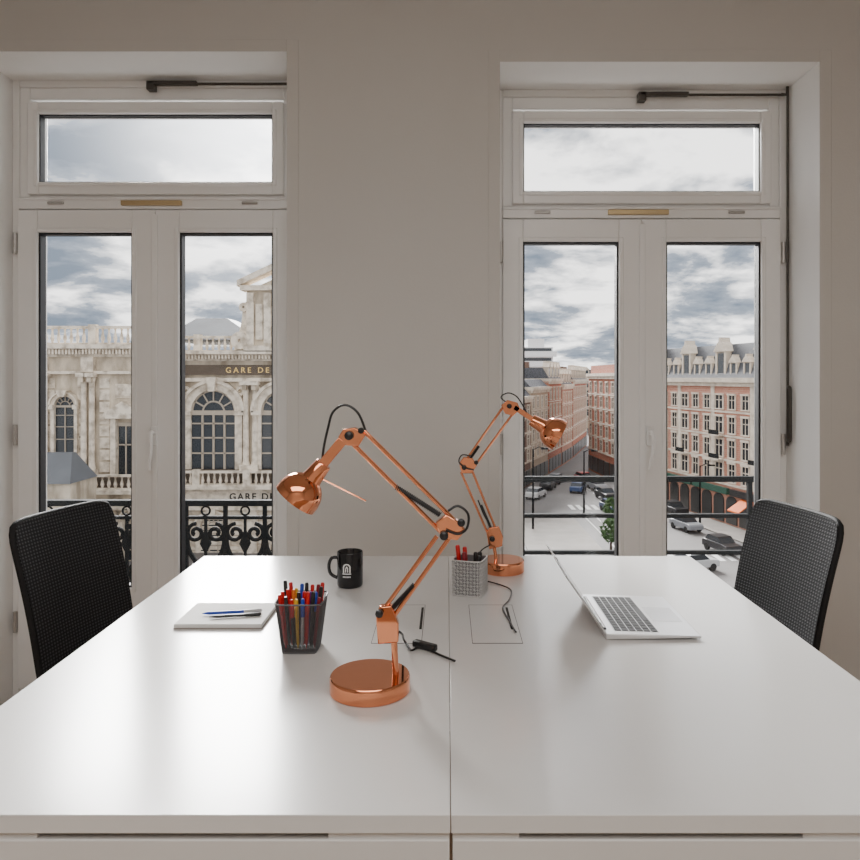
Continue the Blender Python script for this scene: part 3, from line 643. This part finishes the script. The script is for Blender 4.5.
MB().box(21.4,191,ZS+23.2,25.8,200,ZS+25.4).build('penthouse', M['tower'], root, smooth=False)
for k in range(8):
    z = ZS+2.6+2.6*k
    MB().box(19.0,188.9,z-0.25,28.8,190,z+1.2).build('balcony', M['tower'], root, smooth=False)
    MB().box(20.2,189.9,z+1.3,27.6,190.02,z+2.1).build('window_band', M['pane'], root, smooth=False)
# ---------------- station
DM, DW = 62.0, 59.0
XM = lambda px, d=DM: (px-CX)*d/F
ZM = lambda py, d=DM: EH-(py-HY)*d/F
st = thing('railway_station', 'ornate limestone railway station with arched windows and roof balustrade', 'building', (XM(220),DM,ZS))
def bxp(mb, p0, q0, p1, q1_, d, f, bk=0.0): return mb.box(XM(p0,d), d-f, ZM(q1_,d), XM(p1,d), d-bk, ZM(q0,d))
w = MB(); w.box(XM(140),DM,ZS,XM(352),DM+14,ZM(356)); w.box(XM(-20,DW),DW,ZS,XM(150,DW),DW+14,ZM(350,DW)); w.build('wall', M['stone'], st, smooth=False)
def balustrade(x0, x1, z0, z1, y, gap=0.50):
    q = MB(); h = z1-z0
    q.box(x0,y-0.2,z0,x1,y+0.2,z0+h*0.12); q.box(x0,y-0.22,z1-h*0.14,x1,y+0.22,z1)
    n = int((x1-x0)/gap)
    for i in range(n):
        x = x0+(i+0.5)*(x1-x0)/n
        q.lathe([(0.07,z0+h*0.12),(0.15,z0+h*0.35),(0.06,z0+h*0.7),(0.1,z1-h*0.14)],(x,y,0),n=6)
    m = max(1,int((x1-x0)/3.8))
    for i in range(m+1):
        x = x0+i*(x1-x0)/m; q.box(x-0.3,y-0.28,z0,x+0.3,y+0.28,z1+0.12)
    q.build('balustrade', M['stone2'], st, smooth=False)
balustrade(XM(150),XM(246),ZM(352),ZM(336),DM)
balustrade(XM(-20,DW),XM(150,DW),ZM(345,DW),ZM(326,DW),DW)
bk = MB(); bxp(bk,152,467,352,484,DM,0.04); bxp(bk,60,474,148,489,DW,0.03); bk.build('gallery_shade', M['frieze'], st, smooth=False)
balustrade(XM(152),XM(350),ZM(484),ZM(469),DM-1.2)
balustrade(XM(60,DW),XM(150,DW),ZM(488,DW),ZM(473,DW),DW-1.0)
c = MB()
for (d, p0, p1, rows) in ((DM,150,352,((351,354.5,1.1),(354.5,358,0.6),(358,361,0.35),(378,381.5,0.45),(483,487,1.5),(487,490,0.9),(505,509,0.7))),(DW,-22,151,((345,349,1.1),(349,353,0.65),(353,357,0.35),(371,374,0.4),(488,492,1.3),(505,509,0.6)))):
    for a, b_, f in rows: bxp(c, p0, a, p1, b_, d, f)
for i in range(60): bxp(c, 152+i*3.3, 355.5, 153.6+i*3.3, 359, DM, 0.85)
for i in range(50): bxp(c, -18+i*3.3, 350, -16.2+i*3.3, 354.5, DW, 0.95)
c.build('cornice', M['stone2'], st, smooth=False)
def archwin(cx_px, spring, r_px, bottom, d, ring=1.32, nm=4):
    cx, cz, r = XM(cx_px,d), ZM(spring,d), r_px*d/F; zb = ZM(bottom,d)
    s_ = MB(); s_.arc(cx,cz,r,r*ring,0,PI,d-0.35,d,20); s_.arc(cx,cz,r*ring,r*(ring+0.14),0,PI,d-0.6,d,20)
    s_.box(cx-r*ring,d-0.35,zb,cx-r,d,cz); s_.box(cx+r,d-0.35,zb,cx+r*ring,d,cz)
    s_.box(cx-r*ring*1.08,d-0.6,cz-0.25,cx-r*0.98,d,cz+0.12); s_.box(cx+r*0.98,d-0.6,cz-0.25,cx+r*ring*1.08,d,cz+0.12)
    s_.prism([(cx-0.25,cz+r*0.95),(cx+0.25,cz+r*0.95),(cx+0.42,cz+r*(ring+0.25)),(cx-0.42,cz+r*(ring+0.25))],d-0.85,d)
    su = s_.build('arch_surround', M['stone2'], st, smooth=False)
    p_ = [(cx-r,zb),(cx+r,zb)]+[(cx+r*math.cos(PI*i/20),cz+r*math.sin(PI*i/20)) for i in range(21)]
    MB().prism(p_, d-0.05, d-0.02).build('pane', M['pane'], su, smooth=False)
    f_ = MB(); t = r*0.045
    for k in range(1,nm): x = cx-r+2*r*k/nm; f_.box(x-t,d-0.16,zb,x+t,d-0.05,cz)
    f_.box(cx-r,d-0.18,cz-t*3,cx+r,d-0.05,cz+t*1.6)
    for fr in (0.28,0.55,0.8): f_.box(cx-r,d-0.16,zb+(cz-zb)*fr-t*0.7,cx+r,d-0.05,zb+(cz-zb)*fr+t*0.7)
    f_.arc(cx,cz,r*0.45,r*0.52,0,PI,d-0.16,d-0.05,12); f_.arc(cx,cz,r*0.93,r*1.0,0,PI,d-0.16,d-0.05,16)
    for k in range(1,6):
        a = PI*k/6; u = Vector((math.cos(a),0,math.sin(a))); n_ = Vector((-u.z,0,u.x))*t*0.7; p0 = Vector((cx,d-0.16,cz))+u*r*0.5; p1 = Vector((cx,d-0.16,cz))+u*r
        dv = Vector((0,0.1,0)); f_.hexa([p0-n_,p0+n_,p0+n_+dv,p0-n_+dv,p1-n_,p1+n_,p1+n_+dv,p1-n_+dv])
    f_.build('window_frame', M['sash'], su, smooth=False)
for cx_ in (214, 284): archwin(cx_, 412, 22, 469, DM)
for cx_ in (20, 66): archwin(cx_, 406, 10, 452, DW, nm=2)
for cx_ in (168,214,284,326): archwin(cx_, 528, 13, 552, DM, nm=3)
for cx_ in (22,64,104,136): archwin(cx_, 522, 11, 560, DW, nm=2)
p = MB()
def column(px_, t, b_, d, w_=4.0):
    x = XM(px_,d); r = w_*d/F; y = d-0.35
    bxp(p, px_-w_*1.5, t-1, px_+w_*1.5, t+3, d, 1.0); bxp(p, px_-w_*1.5, b_-5, px_+w_*1.5, b_, d, 1.0)
    zt_, zb_ = ZM(t+2,d), ZM(b_-4,d)
    c_ = MB().lathe([(r*1.25,zb_),(r*1.2,zb_+0.25),(r,zb_+0.4),(r*0.88,zt_-0.7),(r*1.0,zt_-0.62),(r*0.95,zt_-0.5),(r*1.3,zt_)],(x,y,0),n=14); c_.build('column', M['stone2'], st)
    MB().box(x-r*0.7,d-0.9,zt_-0.5,x+r*0.7,d-0.4,zt_-0.1).build('capital', M['stone'], st, smooth=False)
for px_ in (172, 181, 247, 256, 315, 324): column(px_, 382, 469, DM, 3.0)
for px_ in (39, 47, 86, 94, 146): column(px_, 374, 474, DW, 3.0)
for px_ in (176, 251, 319, 344): bxp(p, px_-7, 509, px_+7, 560, DM, 0.4)
for px_ in (176, 319, 344): bxp(p, px_-6, 363, px_+6, 378, DM, 0.6)
for px_ in (-4, 43, 90, 144): bxp(p, px_-7, 509, px_+7, 565, DW, 0.4); bxp(p, px_-6, 357, px_+6, 372, DW, 0.55)
for row in range(9): bxp(p, 150, 511+row*5, 352, 514.5+row*5, DM, 0.12)
for row in range(8):
    bxp(p, 48, 378+row*12, 55, 388+row*12, DW, 0.08); bxp(p, 78, 378+row*12, 82, 388+row*12, DW, 0.08); bxp(p, 100, 378+row*12, 110, 388+row*12, DW, 0.08)
p.build('pilaster', M['stone2'], st, smooth=False)
sp_ = MB()
for px_, py_ in ((187,391),(241,391),(258,391),(311,391)): sp_.arc(XM(px_),ZM(py_),0.18,0.42,0,2*PI,DM-0.3,DM,14)
sp_.build('roundel', M['stone2'], st, smooth=False)
a_ = MB(); bxp(a_,113,418,118,476,DW,0.5); bxp(a_,135,418,140,476,DW,0.5); bxp(a_,110,413,143,418,DW,0.9)
a_.prism([(XM(108,DW),ZM(413,DW)),(XM(145,DW),ZM(413,DW)),(XM(126.5,DW),ZM(401,DW))],DW-0.9,DW); bxp(a_,116,384,136,398,DW,0.15); bxp(a_,119,386,133,396,DW,0.25)
ae = a_.build('pedimented_surround', M['stone2'], st, smooth=False)
g = MB(); bxp(g,119,426,134,474,DW,0.06); g.build('pane', M['pane'], ae, smooth=False)
g = MB(); bxp(g,126,426,127.2,474,DW,0.14); bxp(g,119,444,134,445.2,DW,0.14); bxp(g,118,422,135,426,DW,0.2); g.build('window_frame', M['sash'], ae, smooth=False)
at_ = MB(); bxp(at_,249,292,353,352,DM,0.6,-6)
at_.prism([(XM(249),ZM(292)),(XM(353),ZM(292)),(XM(301),ZM(268))],DM-0.6,DM+6)
at_.build('attic_pavilion', M['stone'], st, smooth=False)
ak = MB(); bxp(ak,244,287,358,292,DM,1.3,-0.3)
for sgn in (1,-1):
    x0_, x1_ = XM(301-sgn*60), XM(301); za, zb_ = ZM(288), ZM(260)
    ak.prism([(x0_,za),(x0_,za+0.5),(x1_,zb_+0.55),(x1_,zb_-0.05)] if sgn > 0 else [(x0_,za+0.5),(x0_,za),(x1_,zb_-0.05),(x1_,zb_+0.55)],DM-1.3,DM+0.4)
for px_ in (253, 270, 332, 349): bxp(ak,px_-3.5,294,px_+3.5,350,DM,1.0)
bxp(ak,247,346,355,352,DM,1.1); bxp(ak,258,305,265,340,DM,0.8)
ak.build('gable_cornice', M['stone2'], st, smooth=False)
vq = MB(); vq.arc(XM(242),ZM(341),0.15,0.75,0,2*PI,DM-0.8,DM-0.1,18); vq.arc(XM(246),ZM(308),0.1,0.4,0,2*PI,DM-0.8,DM-0.1,14)
vq.prism([(XM(249),ZM(350)),(XM(236),ZM(350)),(XM(240),ZM(336)),(XM(243.5),ZM(322)),(XM(245),ZM(304)),(XM(249),ZM(302))],DM-0.55,DM+0.3)
vq.build('volute', M['stone2'], st, smooth=False)
r_ = MB(); zb = ZM(340,DM+3)
r_.hexa([(XM(150),DM+2,zb),(XM(252),DM+2,zb),(XM(252),DM+13,zb),(XM(150),DM+13,zb),(XM(172),DM+6,zb+2.2),(XM(206),DM+6,zb+2.2),(XM(206),DM+9,zb+2.2),(XM(172),DM+9,zb+2.2)])
r_.build('zinc_roof', M['zinc'], st, smooth=False)
y0 = DW-9
MB().hexa([(XM(-10,y0),y0,ZM(484,y0)),(XM(70,y0),y0,ZM(484,y0)),(XM(70,y0),y0+4,ZM(484,y0)),(XM(-10,y0),y0+4,ZM(484,y0)),(XM(-10,y0),y0+3.5,ZM(458,y0)),(XM(46,y0),y0+3.5,ZM(458,y0)),(XM(46,y0),y0+4,ZM(458,y0)),(XM(-10,y0),y0+4,ZM(458,y0))]).build('canopy_roof', M['zinc'], st, smooth=False)
MB().box(XM(-10,y0),y0+0.3,ZS,XM(68,y0),y0+4,ZM(484,y0)).build('canopy_wall', M['stone'], st, smooth=False)
def text(body, cx, cz, y, height, m, parent, name='lettering', sp=1.35, off=0.006):
    cu = bpy.data.curves.new('t','FONT'); cu.body = body; cu.align_x = 'LEFT'; cu.size = 1.0; cu.extrude = 0.05; cu.space_character = sp; cu.offset = off
    o = bpy.data.objects.new('t', cu); C.objects.link(o); bpy.context.view_layer.update()
    me = bpy.data.meshes.new_from_object(o.evaluated_get(bpy.context.evaluated_depsgraph_get()))
    s_ = height/0.7; mb_ = MB(); mb_.add([(cx+v.co.x*s_, y-v.co.z*s_, cz+v.co.y*s_) for v in me.vertices], [tuple(p.vertices) for p in me.polygons])
    bpy.data.objects.remove(o); bpy.data.meshes.remove(me)
    return mb_.build(name, m, parent, smooth=False)
bb = MB(); bxp(bb,150,365,352,375,DM,0.35); bb.build('frieze_band', M['frieze'], st, smooth=False)
bb = MB(); bxp(bb,152,490,352,500,DM,0.75); bb.build('sign_band', M['stone2'], st, smooth=False)
text('GARE DE', XM(227), ZM(372.7), DM-0.37, 0.46, M['gold'], st, sp=1.55)
text('GARE DE', XM(232), ZM(498.3), DM-0.77, 0.56, M['dark'], st, sp=1.25, off=0.015)
# ---------------- street things
def car(label, px, py, rz, col):
    d = 15*F/(py-HY); root = thing('car', label, 'car', ((px-CX)*d/F, d, ZS), rz)
    Wd = 1.6; poly = [(-1.75,0.32),(1.75,0.32),(1.77,0.7),(1.62,0.84),(0.95,0.92),(-1.6,0.95),(-1.75,0.82)]
    MB().prism(poly,-Wd/2,Wd/2).build('body', M['car_'+col], root, local=True, smooth=False, bevel=0.06)
    MB().prism([(-1.5,0.92),(0.9,0.90),(0.35,1.34),(-1.05,1.36)],-Wd/2+0.1,Wd/2-0.1).build('windows', M['pane'], root, local=True, smooth=False)
    MB().prism([(-1.1,1.34),(0.4,1.32),(0.25,1.40),(-0.95,1.41)],-Wd/2+0.12,Wd/2-0.12).build('roof', M['car_'+col], root, local=True, smooth=False)
    for wx in (-1.1,1.1):
        for wy in (-1,1):
            MB().cyl((wx,wy*(Wd/2-0.2),0.31),(wx,wy*(Wd/2+0.01),0.31),0.31,n=16).build('wheel', M['rubber'], root, local=True)
car('white car lowest in the right window, near the crossing', 695, 570, 0.35, 'white')
car('black car parked in front of the red brick building', 606, 499, -1.35, 'black')
car('silver car parked behind the black one in the street', 597, 490, -1.35, 'silver')
car('dark blue car driving up the middle of the street', 578, 492, 1.2, 'blue')
car('red car far up the street', 584, 482, -1.3, 'red')
car('black car waiting before the pink building', 674, 514, -1.35, 'black')
car('silver car driving past the green shopfronts', 686, 530, -1.3, 'silver')
car('white car at the left edge of the plaza', 536, 498, 1.1, 'white')
car('black car parked along the dark brown row building', 548, 489, 1.2, 'black')
car('silver car parked along the cream row building', 556, 483, 1.2, 'silver')
car('blue car parked behind the black one near the brick building', 612, 512, -1.35, 'blue')
car('black car parked on the corner below the orange awning', 722, 552, -1.3, 'black')
def lamp_post(label, px, py, h):
    d = 15*F/(py-HY); x = (px-CX)*d/F; root = thing('street_lamp', label, 'street lamp', (x,d,ZS), 0, None)
    MB().cyl((x,d,ZS),(x,d,ZS+h),0.12,0.07,n=8).build('post', M['iron'], root)
    MB().tube([(x,d,ZS+h-0.1),(x+0.6,d,ZS+h+0.2),(x+1.1,d,ZS+h+0.1)],0.05,6).build('arm', M['iron'], root)
    MB().box(x+0.8,d-0.15,ZS+h-0.05,x+1.5,d+0.15,ZS+h+0.1).build('lamp_head', M['iron'], root)
lamp_post('tall street lamp at the left of the plaza', 533, 530, 8)
lamp_post('street lamp in front of the pink brick building', 700, 524, 6)
lamp_post('street lamp in the middle of the plaza', 584, 515, 7)
def tree(label, px, py, h, r):
    d = 15*F/(py-HY); x = (px-CX)*d/F; root = thing('tree', label, 'tree', (x,d,ZS))
    MB().cyl((x,d,ZS),(x,d,ZS+h*0.6),0.12,0.06,n=8).build('trunk', M['bark'], root)
    q = MB()
    for i in range(420):
        a = random.uniform(0,2*PI); u = random.uniform(-1,1); rr = r*random.uniform(0.4,1)**0.5; s_ = math.sqrt(1-u*u)
        c_ = Vector((x+rr*s_*math.cos(a),d+rr*s_*math.sin(a),ZS+h*0.65+rr*u*1.1)); e = [Vector([random.gauss(0,0.16) for _ in range(3)]) for _ in range(3)]
        q.add([c_+e[0],c_+e[1],c_+e[2]],[(0,1,2)])
    q.build('foliage', M['leaf'], root, smooth=False)
tree('small green tree nearest the red brick building', 611, 550, 2.6, 0.9)
tree('small green tree further back on the plaza', 613, 528, 3.0, 1.0)
pv = MB()
pv.hexa([(22.1,89,ZS),(28.2,58,ZS),(32.6,58,ZS),(26.3,89,ZS),(22.1,89,ZS+0.14),(28.2,58,ZS+0.14),(32.6,58,ZS+0.14),(26.3,89,ZS+0.14)])
struct('floor_pavement', pv, M['pave'])
pl = MB(); pl.box(7,62,ZS+0.0,13.5,78,ZS+0.13); struct('floor_plaza', pl, M['pave'])
pl = MB(); pl.hexa([(9,50,ZS),(13,49,ZS),(13.5,56,ZS),(8.5,57,ZS),(9,50,ZS+0.13),(13,49,ZS+0.13),(13.5,56,ZS+0.13),(8.5,57,ZS+0.13)])
struct('floor_traffic_island', pl, M['pave'])
mk = MB()
for i in range(9): mk.box(18.6+i*0.95,59.0,ZS+0.004,19.1+i*0.95,62.5,ZS+0.02)
for i in range(9): mk.box(19.0,64+i*4.0,ZS+0.004,19.15,66+i*4.0,ZS+0.02)
for i in range(6): mk.box(14.2+i*0.9,82.0,ZS+0.004,14.7+i*0.9,85.0,ZS+0.02)
mk.box(16.0,50,ZS+0.004,16.15,80,ZS+0.02); mk.box(14.8,50,ZS+0.004,14.95,80,ZS+0.02)
struct('floor_road_marking', mk, M['mark'])
# ---------------------------------------------------------------- world
wd = bpy.data.worlds.new('sky'); bpy.context.scene.world = wd; wd.use_nodes = True; nt = wd.node_tree; nt.nodes.clear()
N = nt.nodes.new; Lk = nt.links.new
out = N('ShaderNodeOutputWorld'); bg = N('ShaderNodeBackground'); tc = N('ShaderNodeTexCoord'); sp = N('ShaderNodeSeparateXYZ'); Lk(tc.outputs['Generated'], sp.inputs[0])
def mth(op, a, b_=None):
    m_ = N('ShaderNodeMath'); m_.operation = op
    for i, v in enumerate((a, b_)):
        if v is None: continue
        if isinstance(v, (int,float)): m_.inputs[i].default_value = v
        else: Lk(v, m_.inputs[i])
    return m_.outputs[0]
zz = mth('ADD', mth('MAXIMUM', sp.outputs['Z'], 0.0), 0.22)
cb = N('ShaderNodeCombineXYZ'); Lk(mth('DIVIDE', sp.outputs['X'], zz), cb.inputs[0]); Lk(mth('DIVIDE', sp.outputs['Y'], zz), cb.inputs[1]); cb.inputs[2].default_value = 1.3
n1 = N('ShaderNodeTexNoise'); n1.inputs['Scale'].default_value = 2.5; n1.inputs['Detail'].default_value = 12; n1.inputs['Roughness'].default_value = 0.57; n1.inputs['Distortion'].default_value = 0.15
Lk(cb.outputs[0], n1.inputs['Vector'])
rp = N('ShaderNodeValToRGB'); Lk(n1.outputs['Fac'], rp.inputs[0]); e = rp.color_ramp.elements
e[0].position = 0.37; e[0].color = (0.17,0.21,0.27,1); e[1].position = 0.58; e[1].color = (1.6,1.58,1.55,1)
e2 = rp.color_ramp.elements.new(0.45); e2.color = (0.31,0.35,0.41,1); e3 = rp.color_ramp.elements.new(0.495); e3.color = (0.72,0.74,0.77,1)
dt = N('ShaderNodeVectorMath'); dt.operation = 'DOT_PRODUCT'; Lk(tc.outputs['Generated'], dt.inputs[0]); dt.inputs[1].default_value = Vector((-0.26,1,0.36)).normalized()
gl = mth('MULTIPLY', mth('POWER', mth('MAXIMUM', dt.outputs['Value'], 0.0), 110.0), 2.2)
mxs = N('ShaderNodeMixRGB'); mxs.blend_type = 'ADD'; mxs.inputs[0].default_value = 1.0; Lk(rp.outputs[0], mxs.inputs[1])
gc = N('ShaderNodeCombineXYZ')
for i in range(3): Lk(gl, gc.inputs[i])
Lk(gc.outputs[0], mxs.inputs[2]); Lk(mxs.outputs[0], bg.inputs[0]); bg.inputs[1].default_value = 1.9; Lk(bg.outputs[0], out.inputs[0])
# ---------------------------------------------------------------- lights
def area(name, loc, rot, sx, sy, en, col):
    l = bpy.data.lights.new(name,'AREA'); l.shape = 'RECTANGLE'; l.size = sx; l.size_y = sy; l.energy = en; l.color = col
    o = bpy.data.objects.new(name, l); C.objects.link(o); o.location = loc; o.rotation_euler = rot; return o
area('room_fill', (0,-0.9,2.98), (0,0,0), 3.0, 1.6, 68, (1.0,0.965,0.93))  # unseen fill light added under the ceiling to brighten the interior
sl = bpy.data.lights.new('sun','SUN'); sl.energy = 18.0; sl.angle = math.radians(30); sl.color = (1.0,0.99,0.97)
so = bpy.data.objects.new('sun', sl); C.objects.link(so)
so.rotation_euler = Vector((-0.20,1.0,0.50)).to_track_quat('Z','Y').to_euler()
cam = bpy.data.cameras.new('camera'); co = bpy.data.objects.new('camera', cam); C.objects.link(co)
co.location = (0,0,EH); co.rotation_euler = (PI/2,0,0); cam.sensor_width = 36; cam.lens = F/860*36; cam.shift_x = -17/860; cam.shift_y = -52/860; cam.clip_end = 1000; cam.clip_start = 0.05
bpy.context.scene.camera = co
